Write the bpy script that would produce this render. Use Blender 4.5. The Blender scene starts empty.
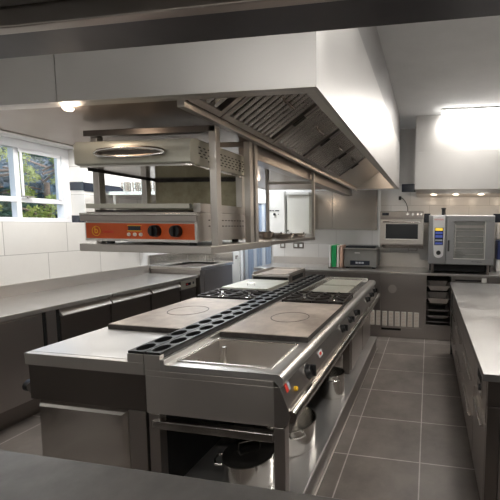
import bpy, bmesh, math, random
from mathutils import Vector, Matrix
random.seed(7)
SC = bpy.context.scene
COL = SC.collection
PI = math.pi
OFF = {}

# ------------------------------------------------------------------ materials
def mat(name, col, rough=.5, metal=0., **k):
    m = bpy.data.materials.new(name); m.use_nodes = True
    b = m.node_tree.nodes['Principled BSDF']
    b.inputs['Base Color'].default_value = (*col, 1)
    b.inputs['Roughness'].default_value = rough
    b.inputs['Metallic'].default_value = metal
    if 'emit' in k:
        b.inputs['Emission Color'].default_value = (*k['emit'], 1)
        b.inputs['Emission Strength'].default_value = k.get('es', 1)
    if 'trans' in k: b.inputs['Transmission Weight'].default_value = k['trans']
    if 'alpha' in k: b.inputs['Alpha'].default_value = k['alpha']
    if 'spec' in k: b.inputs['Specular IOR Level'].default_value = k['spec']
    return m

def N(m, t, **k):
    n = m.node_tree.nodes.new(t)
    for a, v in k.items(): setattr(n, a, v)
    return n
def L(m, a, b): m.node_tree.links.new(a, b)

def steel(name, col, rough, stretch=(1, 1, 60), var=.04, bump=.0, patch=.03, metal=.88):
    """brushed stainless: streaky roughness, faint cloudy smears, tiny bump"""
    m = mat(name, col, rough, metal)
    b = m.node_tree.nodes['Principled BSDF']
    tc = N(m, 'ShaderNodeTexCoord'); mp = N(m, 'ShaderNodeMapping')
    mp.inputs['Scale'].default_value = stretch
    L(m, tc.outputs['Object'], mp.inputs['Vector'])
    n1 = N(m, 'ShaderNodeTexNoise'); n1.inputs['Scale'].default_value = 6; n1.inputs['Detail'].default_value = 4
    L(m, mp.outputs['Vector'], n1.inputs['Vector'])
    n2 = N(m, 'ShaderNodeTexNoise'); n2.inputs['Scale'].default_value = 3.5; n2.inputs['Detail'].default_value = 5
    L(m, tc.outputs['Object'], n2.inputs['Vector'])
    r = N(m, 'ShaderNodeMapRange'); r.inputs['To Min'].default_value = max(.03, rough - var); r.inputs['To Max'].default_value = rough + var
    L(m, n1.outputs['Fac'], r.inputs['Value'])
    r2 = N(m, 'ShaderNodeMapRange'); r2.inputs['From Min'].default_value = .35; r2.inputs['From Max'].default_value = .65
    r2.inputs['To Min'].default_value = -patch; r2.inputs['To Max'].default_value = patch
    L(m, n2.outputs['Fac'], r2.inputs['Value'])
    ad = N(m, 'ShaderNodeMath', operation='ADD'); L(m, r.outputs[0], ad.inputs[0]); L(m, r2.outputs[0], ad.inputs[1])
    L(m, ad.outputs[0], b.inputs['Roughness'])
    mx = N(m, 'ShaderNodeMix', data_type='RGBA')
    mx.inputs['A'].default_value = (*[c * .92 for c in col], 1); mx.inputs['B'].default_value = (*[min(1, c * 1.06) for c in col], 1)
    L(m, n2.outputs['Fac'], mx.inputs['Factor']); L(m, mx.outputs['Result'], b.inputs['Base Color'])
    return m

def mottled(name, c1, c2, rough, scale=6, metal=0., bump=.1, r2=None):
    m = mat(name, c1, rough, metal); b = m.node_tree.nodes['Principled BSDF']
    tc = N(m, 'ShaderNodeTexCoord'); n = N(m, 'ShaderNodeTexNoise')
    n.inputs['Scale'].default_value = scale; n.inputs['Detail'].default_value = 8; n.inputs['Roughness'].default_value = .65
    L(m, tc.outputs['Object'], n.inputs['Vector'])
    cr = N(m, 'ShaderNodeMapRange'); cr.inputs['From Min'].default_value = .35; cr.inputs['From Max'].default_value = .65
    L(m, n.outputs['Fac'], cr.inputs['Value'])
    mx = N(m, 'ShaderNodeMix', data_type='RGBA'); mx.inputs['A'].default_value = (*c1, 1); mx.inputs['B'].default_value = (*c2, 1)
    L(m, cr.outputs[0], mx.inputs['Factor']); L(m, mx.outputs['Result'], b.inputs['Base Color'])
    if r2 is not None:
        rr = N(m, 'ShaderNodeMapRange'); rr.inputs['To Min'].default_value = rough; rr.inputs['To Max'].default_value = r2
        L(m, cr.outputs[0], rr.inputs['Value']); L(m, rr.outputs[0], b.inputs['Roughness'])
    bp = N(m, 'ShaderNodeBump'); bp.inputs['Strength'].default_value = bump; bp.inputs['Distance'].default_value = .01
    L(m, n.outputs['Fac'], bp.inputs['Height']); L(m, bp.outputs['Normal'], b.inputs['Normal'])
    return m

def tiles(name, c1, c2, grout, axes, w, h, off=(0, 0), brick=0., gap=.004, rough=.4, noise=.0, nscale=3):
    """tile grid in world metres; axes picks which two coordinates carry it"""
    m = mat(name, c1, rough); b = m.node_tree.nodes['Principled BSDF']
    g = N(m, 'ShaderNodeNewGeometry'); s = N(m, 'ShaderNodeSeparateXYZ'); L(m, g.outputs['Position'], s.inputs[0])
    cx = N(m, 'ShaderNodeCombineXYZ')
    for i in (0, 1):
        a = N(m, 'ShaderNodeMath', operation='ADD'); a.inputs[1].default_value = off[i] + 50 * (w, h)[i] * 2
        L(m, s.outputs[axes[i]], a.inputs[0]); L(m, a.outputs[0], cx.inputs[i])
    br = N(m, 'ShaderNodeTexBrick'); br.offset = brick; br.offset_frequency = 2; br.squash = 1
    for k, v in (('Scale', 1), ('Brick Width', w), ('Row Height', h), ('Mortar Size', gap), ('Mortar Smooth', .1), ('Bias', 0)): br.inputs[k].default_value = v
    br.inputs['Color1'].default_value = (*c1, 1); br.inputs['Color2'].default_value = (*c2, 1); br.inputs['Mortar'].default_value = (*grout, 1)
    L(m, cx.outputs[0], br.inputs['Vector'])
    n = N(m, 'ShaderNodeTexNoise'); n.inputs['Scale'].default_value = nscale; n.inputs['Detail'].default_value = 8; n.inputs['Roughness'].default_value = .7
    L(m, g.outputs['Position'], n.inputs['Vector'])
    mr = N(m, 'ShaderNodeMapRange'); mr.inputs['From Min'].default_value = .3; mr.inputs['From Max'].default_value = .7
    mr.inputs['To Min'].default_value = 1 - noise; mr.inputs['To Max'].default_value = 1 + noise; L(m, n.outputs['Fac'], mr.inputs['Value'])
    vm = N(m, 'ShaderNodeVectorMath', operation='SCALE'); L(m, br.outputs['Color'], vm.inputs[0]); L(m, mr.outputs[0], vm.inputs['Scale'])
    L(m, vm.outputs[0], b.inputs['Base Color'])
    bp = N(m, 'ShaderNodeBump'); bp.inputs['Strength'].default_value = .3; bp.inputs['Distance'].default_value = .003; bp.invert = True
    L(m, br.outputs['Fac'], bp.inputs['Height']); L(m, bp.outputs['Normal'], b.inputs['Normal'])
    return m

M = {}
SS = (.58, .55, .52)
M['steel'] = steel('brushed_steel', SS, .36, (1, 1, 50))
M['steel_h'] = steel('brushed_steel_flat', SS, .36, (2, 40, 2))
M['steel_hood'] = steel('hood_steel', (.53, .515, .50), .42, (1, 1, 30))
M['steel_dull'] = steel('dull_steel', (.40, .37, .35), .31, (1, 1, 14), .012, 0, .012, .93)
M['steel_top'] = steel('worktop_steel', (.60, .585, .57), .33, (3, 12, 3), .02, .0, .04)
M['steel_dark'] = steel('dark_steel', (.22, .195, .18), .29, (1, 1, 14), .012, 0, .012, .93)  # dark reflections on the range sides are put into this colour
M['steel_bright'] = steel('polished_steel', (.78, .76, .73), .17, (1, 1, 30), .04, .0, .03, 1.)
M['steel_pale'] = mottled('satin_pale_steel', (.54, .54, .47), (.63, .62, .55), .34, 5, .5, .03)
M['stained'] = mottled('stained_steel', (.25, .22, .14), (.50, .46, .33), .42, 5, .55, .08)
M['iron_plate'] = mottled('worn_iron_plate', (.25, .20, .165), (.55, .475, .41), .36, 3.5, .25, .06, .55)
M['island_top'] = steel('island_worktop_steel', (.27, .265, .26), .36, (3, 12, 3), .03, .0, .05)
M['bench_top'] = steel('bench_worktop_steel', (.47, .455, .44), .32, (3, 12, 3), .02, .0, .04)
M['iron_edge'] = mottled('dark_iron', (.035, .03, .028), (.08, .07, .065), .5, 12, .6)
M['lid_dark'] = steel('dark_lid_steel', (.12, .115, .11), .22, (1, 1, 4))  # dark reflection on the steel lid is put into the colour
M['steel_warm'] = steel('warm_hood_base_steel', (.27, .215, .175), .33, (1, 10, 1), .02, 0, .02, .93)
M['steel_panel'] = steel('wall_panel_steel', (.44, .41, .38), .24, (1, 1, 20))
M['steel_infill'] = steel('upper_infill_steel', (.36, .35, .345), .40, (1, 1, 20))
M['black'] = mat('black_enamel', (.012, .012, .013), .32)
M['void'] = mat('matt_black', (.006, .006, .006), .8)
M['rubber'] = mat('black_rubber', (.02, .02, .02), .6)
M['counter_dark'] = mottled('dark_worktop', (.068, .065, .063), (.10, .096, .093), .38, 9, .4, .03)
M['gantry'] = mottled('gantry_paint', (.075, .073, .08), (.095, .092, .10), .42, 4, .4, .02)
M['orange'] = mottled('orange_enamel', (.52, .075, .008), (.60, .095, .012), .42, 3, 0, .01)
M['white'] = mat('white_enamel', (.78, .78, .76), .35)
M['cream'] = mat('cream_enamel', (.74, .73, .68), .4)
M['white_pl'] = mat('white_plastic', (.8, .8, .8), .35)
M['paint'] = mat('white_window_paint', (.82, .83, .86), .4)
M['green'] = mat('green_plastic', (.01, .33, .10), .4)
M['tan_pl'] = mat('beige_plastic', (.62, .42, .33), .5)
M['red'] = mat('red_print', (.75, .06, .04), .4)
M['blue'] = mat('dark_blue_plastic', (.03, .05, .16), .35)
M['print_blue'] = mat('blue_print', (.10, .16, .42), .4)
M['yellow'] = mat('yellow_button', (.85, .50, .03), .4)
M['combi'] = mat('combi_grey_steel', (.30, .30, .305), .38, .6)
M['packer'] = mottled('grey_metallic_casing', (.20, .205, .20), (.25, .25, .245), .42, 4, .5, .02)
M['display'] = mat('dark_display', (.02, .025, .04), .15)
M['display_blue'] = mat('lit_blue_display', (.02, .03, .12), .3, emit=(.08, .12, .45), es=.5)
M['display_yel'] = mat('lit_yellow_display', (.7, .5, .05), .3, emit=(.9, .6, .05), es=.7)
M['glass_dark'] = mat('dark_oven_glass', (.02, .023, .026), .12, 0, spec=.4)
M['curtain'] = mat('blue_grey_strip', (.24, .30, .40), .35)
M['curtain2'] = mat('pale_strip', (.46, .50, .56), .35)
M['ceil'] = mottled('ceiling_paint', (.60, .60, .60), (.66, .66, .66), .8, 2, 0, .02)
M['plaster'] = mat('white_plaster', (.74, .74, .72), .7)
M['lamp'] = mat('lamp_diffuser', (.9, .9, .9), .5, emit=(1, .98, .94), es=22)
M['spot'] = mat('spot_glass', (.9, .9, .9), .5, emit=(1, .85, .65), es=2.2)
M['floor'] = tiles('grey_floor_tiles', (.112, .096, .085), (.135, .118, .106), (.33, .30, .28), (0, 1), .498, .4995, (.522 - .002, -2.291 - .002), 0, .0045, .42, .35, 2.2)
M['wall_yz'] = tiles('white_wall_tiles', (.70, .69, .67), (.74, .73, .71), (.40, .39, .38), (1, 2), .587, .3155, (-2.855 + .587 * .35, -1.285 + .3155), .35, .003, .22, .03)
M['wall_xz'] = tiles('white_wall_tiles_back', (.66, .65, .635), (.70, .69, .675), (.46, .45, .44), (0, 2), .60, .3155, (0, -1.285), .5, .003, .22, .03)
M['hood_back'] = M['steel_hood']
M['leaf'] = mottled('dark_blue_green_leaf', (.02, .07, .05), (.07, .15, .11), .5, 3)
M['leaf_y'] = mottled('yellow_green_leaf', (.22, .30, .05), (.42, .46, .12), .5, 3)
M['leaf_b'] = mottled('blue_grey_leaf', (.05, .11, .15), (.14, .22, .28), .5, 3)
M['bark'] = mottled('brown_bark', (.12, .08, .06), (.2, .15, .11), .8, 9)
M['grass'] = mat('lawn_green', (.05, .10, .03), .9)
gl = bpy.data.materials.new('clear_glass'); gl.use_nodes = True
nt = gl.node_tree; nt.nodes.remove(nt.nodes['Principled BSDF'])
tr = nt.nodes.new('ShaderNodeBsdfTransparent'); gs = nt.nodes.new('ShaderNodeBsdfGlossy'); gs.inputs['Roughness'].default_value = .02
ms = nt.nodes.new('ShaderNodeMixShader'); ms.inputs[0].default_value = .06
nt.links.new(tr.outputs[0], ms.inputs[1]); nt.links.new(gs.outputs[0], ms.inputs[2]); nt.links.new(ms.outputs[0], nt.nodes['Material Output'].inputs[0])
M['glass'] = gl

# ------------------------------------------------------------------ mesh builder
class MB:
    def __init__(s): s.v = []; s.f = []
    def add(s, vs, fs):
        n = len(s.v); s.v += [Vector(a) for a in vs]; s.f += [[i + n for i in f] for f in fs]; return s
    def box(s, x0, x1, y0, y1, z0, z1):
        x0, x1 = sorted((x0, x1)); y0, y1 = sorted((y0, y1)); z0, z1 = sorted((z0, z1))
        return s.add([(x0, y0, z0), (x1, y0, z0), (x1, y1, z0), (x0, y1, z0), (x0, y0, z1), (x1, y0, z1), (x1, y1, z1), (x0, y1, z1)],
                     [(0, 3, 2, 1), (4, 5, 6, 7), (0, 1, 5, 4), (1, 2, 6, 5), (2, 3, 7, 6), (3, 0, 4, 7)])
    def prism(s, pts, ax, a, b):
        """closed 2D outline pts extruded along axis ax (0,1,2) from a to b"""
        o = [i for i in (0, 1, 2) if i != ax]; n = len(pts); vs = []
        for t in (a, b):
            for p in pts:
                q = [0, 0, 0]; q[ax] = t; q[o[0]] = p[0]; q[o[1]] = p[1]; vs.append(q)
        fs = [list(range(n)), list(range(2 * n - 1, n - 1, -1))] + [[i, i + n, (i + 1) % n + n, (i + 1) % n] for i in range(n)]
        return s.add(vs, fs)
    def cyl(s, p, q, r, r2=None, seg=20, cap=True):
        p = Vector(p); q = Vector(q); r2 = r if r2 is None else r2; d = (q - p).normalized()
        u = d.orthogonal().normalized(); w = d.cross(u); vs = []
        for c, rr in ((p, r), (q, r2)):
            for i in range(seg):
                a = 2 * PI * i / seg; vs.append(c + rr * (math.cos(a) * u + math.sin(a) * w))
        fs = [[i, (i + 1) % seg, (i + 1) % seg + seg, i + seg] for i in range(seg)]
        if cap: fs += [list(range(seg))[::-1], list(range(seg, 2 * seg))]
        return s.add(vs, fs)
    def lathe(s, c, prof, seg=32, ax=2):
        """profile of (r, h) around axis ax through c; closed ends when r=0"""
        vs = []; fs = []; n = len(prof); o = [i for i in (0, 1, 2) if i != ax]
        for r, h in prof:
            for i in range(seg):
                a = 2 * PI * i / seg; q = [0, 0, 0]; q[ax] = c[ax] + h; q[o[0]] = c[o[0]] + r * math.cos(a); q[o[1]] = c[o[1]] + r * math.sin(a); vs.append(q)
        for k in range(n - 1):
            for i in range(seg):
                j = (i + 1) % seg; fs.append([k * seg + i, k * seg + j, (k + 1) * seg + j, (k + 1) * seg + i])
        return s.add(vs, fs)
    def tube(s, pts, r, seg=10, closed=False):
        pts = [Vector(p) for p in pts]; n = len(pts); vs = []; fs = []; u = None
        for i, p in enumerate(pts):
            a = pts[(i - 1) % n] if (closed or i) else p; b = pts[(i + 1) % n] if (closed or i < n - 1) else p
            d = (b - a).normalized()
            u = d.orthogonal().normalized() if u is None else (u - d * u.dot(d)).normalized()
            w = d.cross(u)
            for k in range(seg):
                t = 2 * PI * k / seg; vs.append(p + r * (math.cos(t) * u + math.sin(t) * w))
        for i in range(n if closed else n - 1):
            j = (i + 1) % n
            for k in range(seg): fs.append([i * seg + k, i * seg + (k + 1) % seg, j * seg + (k + 1) % seg, j * seg + k])
        if not closed: fs += [list(range(seg))[::-1], list(range((n - 1) * seg, n * seg))]
        return s.add(vs, fs)
    def build(s, name, m, parent=None, loc=None, bevel=0, smooth=False, **tags):
        o0 = Vector(OFF[parent.name]) if parent else Vector(loc or (0, 0, 0))
        me = bpy.data.meshes.new(name); me.from_pydata([v - o0 for v in s.v], [], s.f)
        bm = bmesh.new(); bm.from_mesh(me); bmesh.ops.recalc_face_normals(bm, faces=bm.faces); bm.to_mesh(me); bm.free()
        me.materials.append(M[m] if isinstance(m, str) else m)
        o = bpy.data.objects.new(name, me); COL.objects.link(o)
        if parent: o.parent = parent
        else: o.location = o0
        OFF[o.name] = tuple(o0)
        if smooth or bevel:
            for p in me.polygons: p.use_smooth = True
            me.set_sharp_from_angle(angle=math.radians(35))
        if bevel:
            b = o.modifiers.new('bevel', 'BEVEL'); b.width = bevel; b.segments = 2; b.limit_method = 'ANGLE'; b.angle_limit = math.radians(40); b.harden_normals = True
        for k, v in tags.items(): o[k] = v
        return o

def thing(name, loc, label, category, group=None):
    o = bpy.data.objects.new(name, None); COL.objects.link(o); o.location = loc; o.empty_display_size = .1
    o['label'] = label; o['category'] = category
    if group: o['group'] = group
    OFF[o.name] = tuple(loc); return o
def tag(o, label, category, group=None):
    o['label'] = label; o['category'] = category
    if group: o['group'] = group
    return o
def struct(o): o['kind'] = 'structure'; return o
def copy_tree(o, parent=None, loc=None, label=None):
    kids = [c for c in bpy.data.objects if c.parent == o]
    c = o.copy(); COL.objects.link(c); c.parent = parent; OFF[c.name] = OFF[o.name]
    if loc is not None: c.location = loc
    if label: c['label'] = label
    for k in kids: copy_tree(k, c)
    return c
def box(*a): return MB().box(*a)
def text(body, size, loc, rot, m, parent, name='lettering', extr=.0006, bold=False):
    cu = bpy.data.curves.new('t', 'FONT'); cu.body = body; cu.size = size; cu.extrude = extr; cu.align_x = 'CENTER'; cu.align_y = 'CENTER'
    t = bpy.data.objects.new('t', cu); COL.objects.link(t)
    me = bpy.data.meshes.new_from_object(t.evaluated_get(bpy.context.evaluated_depsgraph_get()))
    bpy.data.objects.remove(t)
    mt = Matrix.Translation(Vector(loc) - Vector(OFF[parent.name])) @ rot.to_4x4(); me.transform(mt)
    me.materials.clear(); me.materials.append(M[m])
    o = bpy.data.objects.new(name, me); COL.objects.link(o); o.parent = parent; OFF[o.name] = OFF[parent.name]
    return o
FACE_Y = Matrix.Rotation(PI / 2, 3, 'X')                      # reads from -Y side
FACE_X = Matrix.Rotation(PI / 2, 3, 'Z') @ Matrix.Rotation(PI / 2, 3, 'X')   # reads from +X side

def area(name, loc, sx, sy, power, col=(1, .96, .9), rot=(0, 0, 0), spread=PI):
    l_ = bpy.data.lights.new(name, 'AREA'); l_.shape = 'RECTANGLE'; l_.size = sx; l_.size_y = sy; l_.energy = power; l_.color = col; l_.spread = spread
    o_ = bpy.data.objects.new(name, l_); o_.location = loc; o_.rotation_euler = rot; COL.objects.link(o_); return o_

# ------------------------------------------------------------------ shell
XL, YB, ZC, XR, YN = -3.88, 5.65, 3.09, 2.9, -2.2
struct(box(-4.4, XR, YN, YB, -.1, 0).build('floor', 'floor'))
struct(box(-4.4, XR + .2, YN - .2, YB + .2, ZC, ZC + .2).build('ceiling', 'ceil'))
WY0, WY1, WZ0, WZ1 = 1.4, 3.46, 1.6, 2.42
w = MB()
w.box(-4.2, XL, YN - .2, YB + .2, 0, WZ0).box(-4.2, XL, YN - .2, WY0, WZ0, ZC).box(-4.2, XL, WY1, YB + .2, WZ0, ZC).box(-4.2, XL, WY0, WY1, WZ1, ZC)
struct(w.build('wall_left', 'wall_yz'))
struct(box(XL, XR, YB, YB + .2, 0, ZC).build('wall_back', 'wall_xz'))
struct(box(XR, XR + .2, YN - .2, YB + .2, 0, ZC).build('wall_right', 'wall_yz'))
struct(box(-4.2, XR, YN - .2, YN, 0, ZC).build('wall_front', 'plaster'))
# black tile bands, and a black band between the hoods
b = MB().box(-4.1, XL + .002, WY1 - .006, WY1 + .001, 1.965, 2.06).box(XL, XL + .006, WY1, YB, 1.955, 2.055)
b.box(-4.1, XL + .002, WY1 - .006, WY1 + .001, 1.60, 1.68)
struct(b.build('trim_1', 'display'))
b = MB().box(-.435, -.205, YB - .006, YB, 2.125, 2.25).box(-.09, .02, YB - .006, YB, 1.65, 1.79).box(.96, 1.5, YB - .006, YB, 1.66, 1.79)
struct(b.build('trim_2', 'display'))

# window
win = struct(thing('window_1', (-4.12, 2.4, WZ0), 'white framed window', 'window'))
del win['label'], win['category']
f = MB()
f.box(-4.16, -4.06, WY0, WY1, 2.335, WZ1).box(-4.16, -4.06, WY0, WY1, WZ0, 1.645).box(-4.16, -4.06, 3.375, WY1, 1.645, 2.335).box(-4.16, -4.06, WY0, WY0 + .09, 1.645, 2.335)
f.box(-4.145, -4.07, WY0 + .09, 3.375, 1.80, 1.85)
for y in (2.92, 2.40, 1.9): f.box(-4.145, -4.075, y, y + .045, 1.645, 2.335)
f.build('window_frame', 'paint', win, bevel=.004)
f = MB().box(-4.07, -4.055, 2.95, 3.36, 2.30, 2.335).box(-4.07, -4.055, 3.325, 3.36, 1.85, 2.30).box(-4.07, -4.055, 2.965, 2.985, 1.85, 2.30)
f.build('sash', 'paint', win, bevel=.003)
box(-4.112, -4.108, WY0 + .05, 3.40, 1.62, 2.35).build('window_pane', 'glass', win)
MB().box(-4.05, -4.035, 2.96, 3.06, 1.853, 1.865).box(-4.06, -4.035, 3.0, 3.02, 1.84, 1.86).build('window_handle', 'steel_dull', win, bevel=.002)

# door and strip curtain in the far left corner
dr = struct(thing('door_1', (-3.34, YB, 0), 'x', 'x')); del dr['label'], dr['category']
box(-3.50, -3.20, YB - .05, YB - .012, 0, 2.02).build('door_leaf', 'white', dr, bevel=.004)
MB().box(-3.60, -3.52, YB - .07, YB, 0, 2.08).box(-3.175, -3.13, YB - .07, YB, 0, 2.08).box(-3.60, -3.13, YB - .07, YB, 2.03, 2.10).build('door_frame', 'paint', dr, bevel=.003)
MB().cyl((-3.24, YB - .10, 1.05), (-3.24, YB - .05, 1.05), .012).box(-3.25, -3.23, YB - .11, YB - .095, 1.0, 1.06).build('door_handle', 'steel_dull', dr)
cu = thing('strip_curtain', (-2.88, YB - .03, 0), 'blue-grey plastic strip curtain hanging beside the white door in the far left corner', 'curtain')
box(-3.12, -2.63, YB - .035, YB - .001, 1.95, 2.06).build('rail', 'white', cu, bevel=.003)
for i in range(9):
    x = -3.115 + i * .0535
    c = MB(); n = 6
    pts = [(x + j * .053 / n, YB - .022 + .010 * math.sin(PI * j / n) + (.006 if i % 2 else 0)) for j in range(n + 1)]
    pts2 = [(a, b - .003) for a, b in reversed(pts)]
    c.prism(pts + pts2, 2, .03, 1.95).build('strip', 'curtain' if i % 3 else 'curtain2', cu, smooth=True)

# ------------------------------------------------------------------ garden outside
struct(box(-30, -4.4, -12, 20, -.6, -.5).build('ground_outside', 'grass'))
def tree(x, y, h, rad, leafm, label, n=900, ls=.16, branchy=False):
    t = thing('tree', (x, y, -.5), label, 'tree')
    tk = MB().cyl((x, y, -.5), (x + .1, y, h * .7), .14, .05, 10)
    R = random.Random(int(x * 100 + y * 10))
    for i in range(16 if branchy else 9):
        a = R.uniform(0, 2 * PI); z = R.uniform(.25, .8) * h; l = rad * R.uniform(.6, 1.05)
        p = [Vector((x, y, z)), Vector((x + l * .5 * math.cos(a), y + l * .5 * math.sin(a), z + l * .25)), Vector((x + l * math.cos(a), y + l * math.sin(a), z + l * .35))]
        tk.tube(p, .025, 6)
    tk.build('trunk', 'bark', t, smooth=True)
    lf = MB()
    blobs = []
    for _ in range(18):
        q = rad * .62 * math.sqrt(R.random()); a = R.uniform(0, 2 * PI); blobs.append((Vector((q * math.cos(a), q * math.sin(a), R.uniform(0, h))), R.uniform(.22, .36) * rad))
    for i in range(n):
        c, br = R.choice(blobs); d = Vector((R.gauss(0, 1), R.gauss(0, 1), R.gauss(0, 1))).normalized()
        p = Vector((x, y, 0)) + c + d * br * R.uniform(.5, 1.0)
        u = Vector((R.gauss(0, 1), R.gauss(0, 1), R.gauss(0, 1))).normalized(); v = u.orthogonal().normalized(); s = ls * R.uniform(.5, 1.2)
        lf.add([p - u * s, p + v * s * .45, p + u * s, p - v * s * .45], [(0, 1, 2, 3)])
    lf.build('foliage', leafm, t)
tree(-8.4, 5.05, 3.8, .85, 'leaf_y', 'yellow-green leafy tree in the left window pane', 9000, .06)
tree(-8.9, 6.95, 3.6, .85, 'leaf_y', 'sparse yellow-green tree with bare branches in the right window pane', 3500, .05, True)
tree(-10.9, 9.15, 4.4, 1.2, 'leaf_b', 'blue-grey bushy tree just behind the yellow-green trees in the garden', 14000, .07)
tree(-11.2, 6.8, 4.4, 1.1, 'leaf', 'dark green bushy tree behind the left window pane', 15000, .085)
tree(-14.6, 13.75, 7, 2.0, 'leaf', 'large dark tree in the far garden, right of the other large one', 14000, .18)
tree(-14.9, 9.7, 7, 2.0, 'leaf_b', 'large bluish tree in the far garden, left of the dark one', 14000, .18)

R = random.Random(3)
hg = thing('hedge', (-18.4, 11.5, -.5), 'tall dark evergreen hedge closing off the garden behind all the trees', 'hedge')
MB().box(-18.6, -18.2, 5, 20, -.5, 5.2).build('hedge_core', 'bark', hg)
lf = MB()
for i in range(15000):
    p = Vector((-17.9 + R.gauss(0, .18), R.uniform(4.8, 20.2), R.uniform(-.5, 6.0)))
    u = Vector((R.gauss(0, 1), R.gauss(0, 1), R.gauss(0, 1))).normalized(); v = u.orthogonal().normalized(); q = R.uniform(.12, .26)
    lf.add([p - u * q, p + v * q * .5, p + u * q, p - v * q * .5], [(0, 1, 2, 3)])
lf.build('foliage', 'leaf', hg)

# ------------------------------------------------------------------ island hood
hd = thing('extraction_hood', (-1.4, 3.1, 2.1), 'large stainless extraction canopy hanging over the central cooking island', 'hood')
HX0, HX1, HY0, HY1, HZ = -2.39, -.415, 1.28, 4.93, 2.1
sh = MB()
sh.box(HX0, -1.545, HY0, HY0 + .02, HZ, ZC).build('front_panel', 'steel_hood', hd)
box(-1.541, HX1, HY0, HY0 + .02, HZ, ZC).build('front_panel', 'steel_hood', hd)
box(HX1 - .02, HX1, HY0 + .02, HY1, HZ, 2.688).build('side_panel', 'steel_hood', hd)
box(HX0, HX0 + .02, HY0 + .02, HY1, HZ, 2.688).build('side_panel', 'steel_hood', hd)
box(HX0 + .02, HX1 - .02, HY1 - .02, HY1, HZ, 2.688).build('end_panel', 'steel_hood', hd)
MB().box(HX1 - .03, HX1 - .012, HY0 + .02, 5.05, 2.692, ZC).box(HX0, HX0 + .02, HY0 + .02, 5.05, 2.692, ZC).box(HX0 + .02, HX1 - .03, 5.03, 5.05, 2.692, ZC).build('infill_panel', 'steel_infill', hd)
box(HX0 + .02, HX1 - .02, HY0 + .02, HY1 - .02, 2.54, 2.56).build('top_panel', 'steel_hood', hd)
l = MB()
l.box(HX0 + .02, HX1 - .02, HY0 + .02, HY0 + .06, HZ, HZ + .02).box(HX1 - .06, HX1 - .02, HY0 + .06, HY1 - .02, HZ, HZ + .02).box(HX0 + .02, HX0 + .06, HY0 + .06, HY1 - .02, HZ, HZ + .02).box(HX0 + .06, HX1 - .06, HY1 - .06, HY1 - .02, HZ, HZ + .02)
l.build('lip', 'steel', hd, bevel=.003)
# central plenum
PX0, PX1 = -1.80, -1.0
p = MB().box(-2.33, PX1, HY0 + .06, HY1 - .06, 2.105, 2.125)
p.build('plenum_base', 'steel_warm', hd)
g = MB().box(PX1 - .03, PX1 + .005, HY0 + .06, HY1 - .06, 2.075, 2.104)
g.build('drip_gutter', 'steel', hd, bevel=.003)
box(-1.17, -1.068, 2.06, HY1 - .06, 2.0, 2.104).build('plenum_beam', 'steel_dull', hd, bevel=.003)
FX, FZ = -.64, 2.37      # top of the slope
def slope(x0, z0, x1, z1, y0, y1, t=.012):
    d = Vector((x1 - x0, 0, z1 - z0)).normalized(); n = Vector((-d.z, 0, d.x)) * t
    if n.z < 0: n = -n
    a, b_ = Vector((x0, 0, z0)), Vector((x1, 0, z1)); vs = []
    for y in (y0, y1):
        for q in (a, b_, b_ + n, a + n): vs.append((q.x, y, q.z))
    return MB().add(vs, [(0, 1, 2, 3), (7, 6, 5, 4), (0, 4, 5, 1), (1, 5, 6, 2), (2, 6, 7, 3), (3, 7, 4, 0)])
def filt(y0, y1):
    """one baffle filter: frame bars plus U-shaped baffles that run up the slope"""
    d = Vector((FX - PX1, 0, FZ - 2.125)); ln = d.length; d.normalize(); n = Vector((d.z, 0, -d.x))  # n points down/right to the room
    o = Vector((PX1, 0, 2.125))
    def P(s_, y, h): q = o + d * s_ + n * h; return (q.x, y, q.z)
    def bar(m_, s0, s1, ya, yb, h0, h1):
        m_.add([P(s0, ya, h0), P(s1, ya, h0), P(s1, yb, h0), P(s0, yb, h0), P(s0, ya, h1), P(s1, ya, h1), P(s1, yb, h1), P(s0, yb, h1)],
               [(0, 3, 2, 1), (4, 5, 6, 7), (0, 1, 5, 4), (1, 2, 6, 5), (2, 3, 7, 6), (3, 0, 4, 7)])
    fr = MB(); bar(fr, 0, .03, y0, y1, 0, .03); bar(fr, ln - .03, ln, y0, y1, 0, .03); bar(fr, .03, ln - .03, y0, y0 + .028, 0, .03); bar(fr, .03, ln - .03, y1 - .028, y1, 0, .03)
    fo = fr.build('grease_filter', 'steel_dull', hd)
    bf = MB(); k = max(2, int((y1 - y0 - .056) / .046)); pt = (y1 - y0 - .056) / k
    for i in range(k):
        ya = y0 + .028 + i * pt
        pr = [(ya, .004), (ya + pt * .08, .020), (ya + pt * .28, .027), (ya + pt * .48, .020), (ya + pt * .56, .0), (ya + pt * .52, -.002), (ya + pt * .28, .018), (ya + pt * .04, -.002)]
        vs = [P(.03, a, h) for a, h in pr] + [P(ln - .03, a, h) for a, h in pr]; m_ = len(pr)
        bf.add(vs, [[j, (j + 1) % m_, (j + 1) % m_ + m_, j + m_] for j in range(m_)])
    bf.build('baffle_row', 'steel_bright', fo, smooth=True)
    bk = MB(); bar(bk, .03, ln - .03, y0 + .028, y1 - .028, -.012, -.006); bk.build('baffle_gap_shade', 'void', fo)  # black sheet added as the dark of the gaps between baffles
    h = MB()
    for c in (ln * .42,):
        yc = y1 - .016
        bar(h, c, c + .09, yc - .010, yc + .026, .030, .034)
    h.build('pull_slot', 'void', fo)
    h = MB(); h.tube([P(ln * .62, (y0 + y1) / 2 - .06, .03), P(ln * .62, (y0 + y1) / 2 - .055, .055), P(ln * .62, (y0 + y1) / 2 + .055, .055), P(ln * .62, (y0 + y1) / 2 + .06, .03)], .006, 8)
    h.build('filter_handle', 'steel_dark', fo, smooth=True)
fy = [1.345, 1.575, 2.125, 2.675, 3.225, 3.775]
for a, c in zip(fy[:-1], fy[1:]): filt(a + .004, c - .004)
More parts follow.
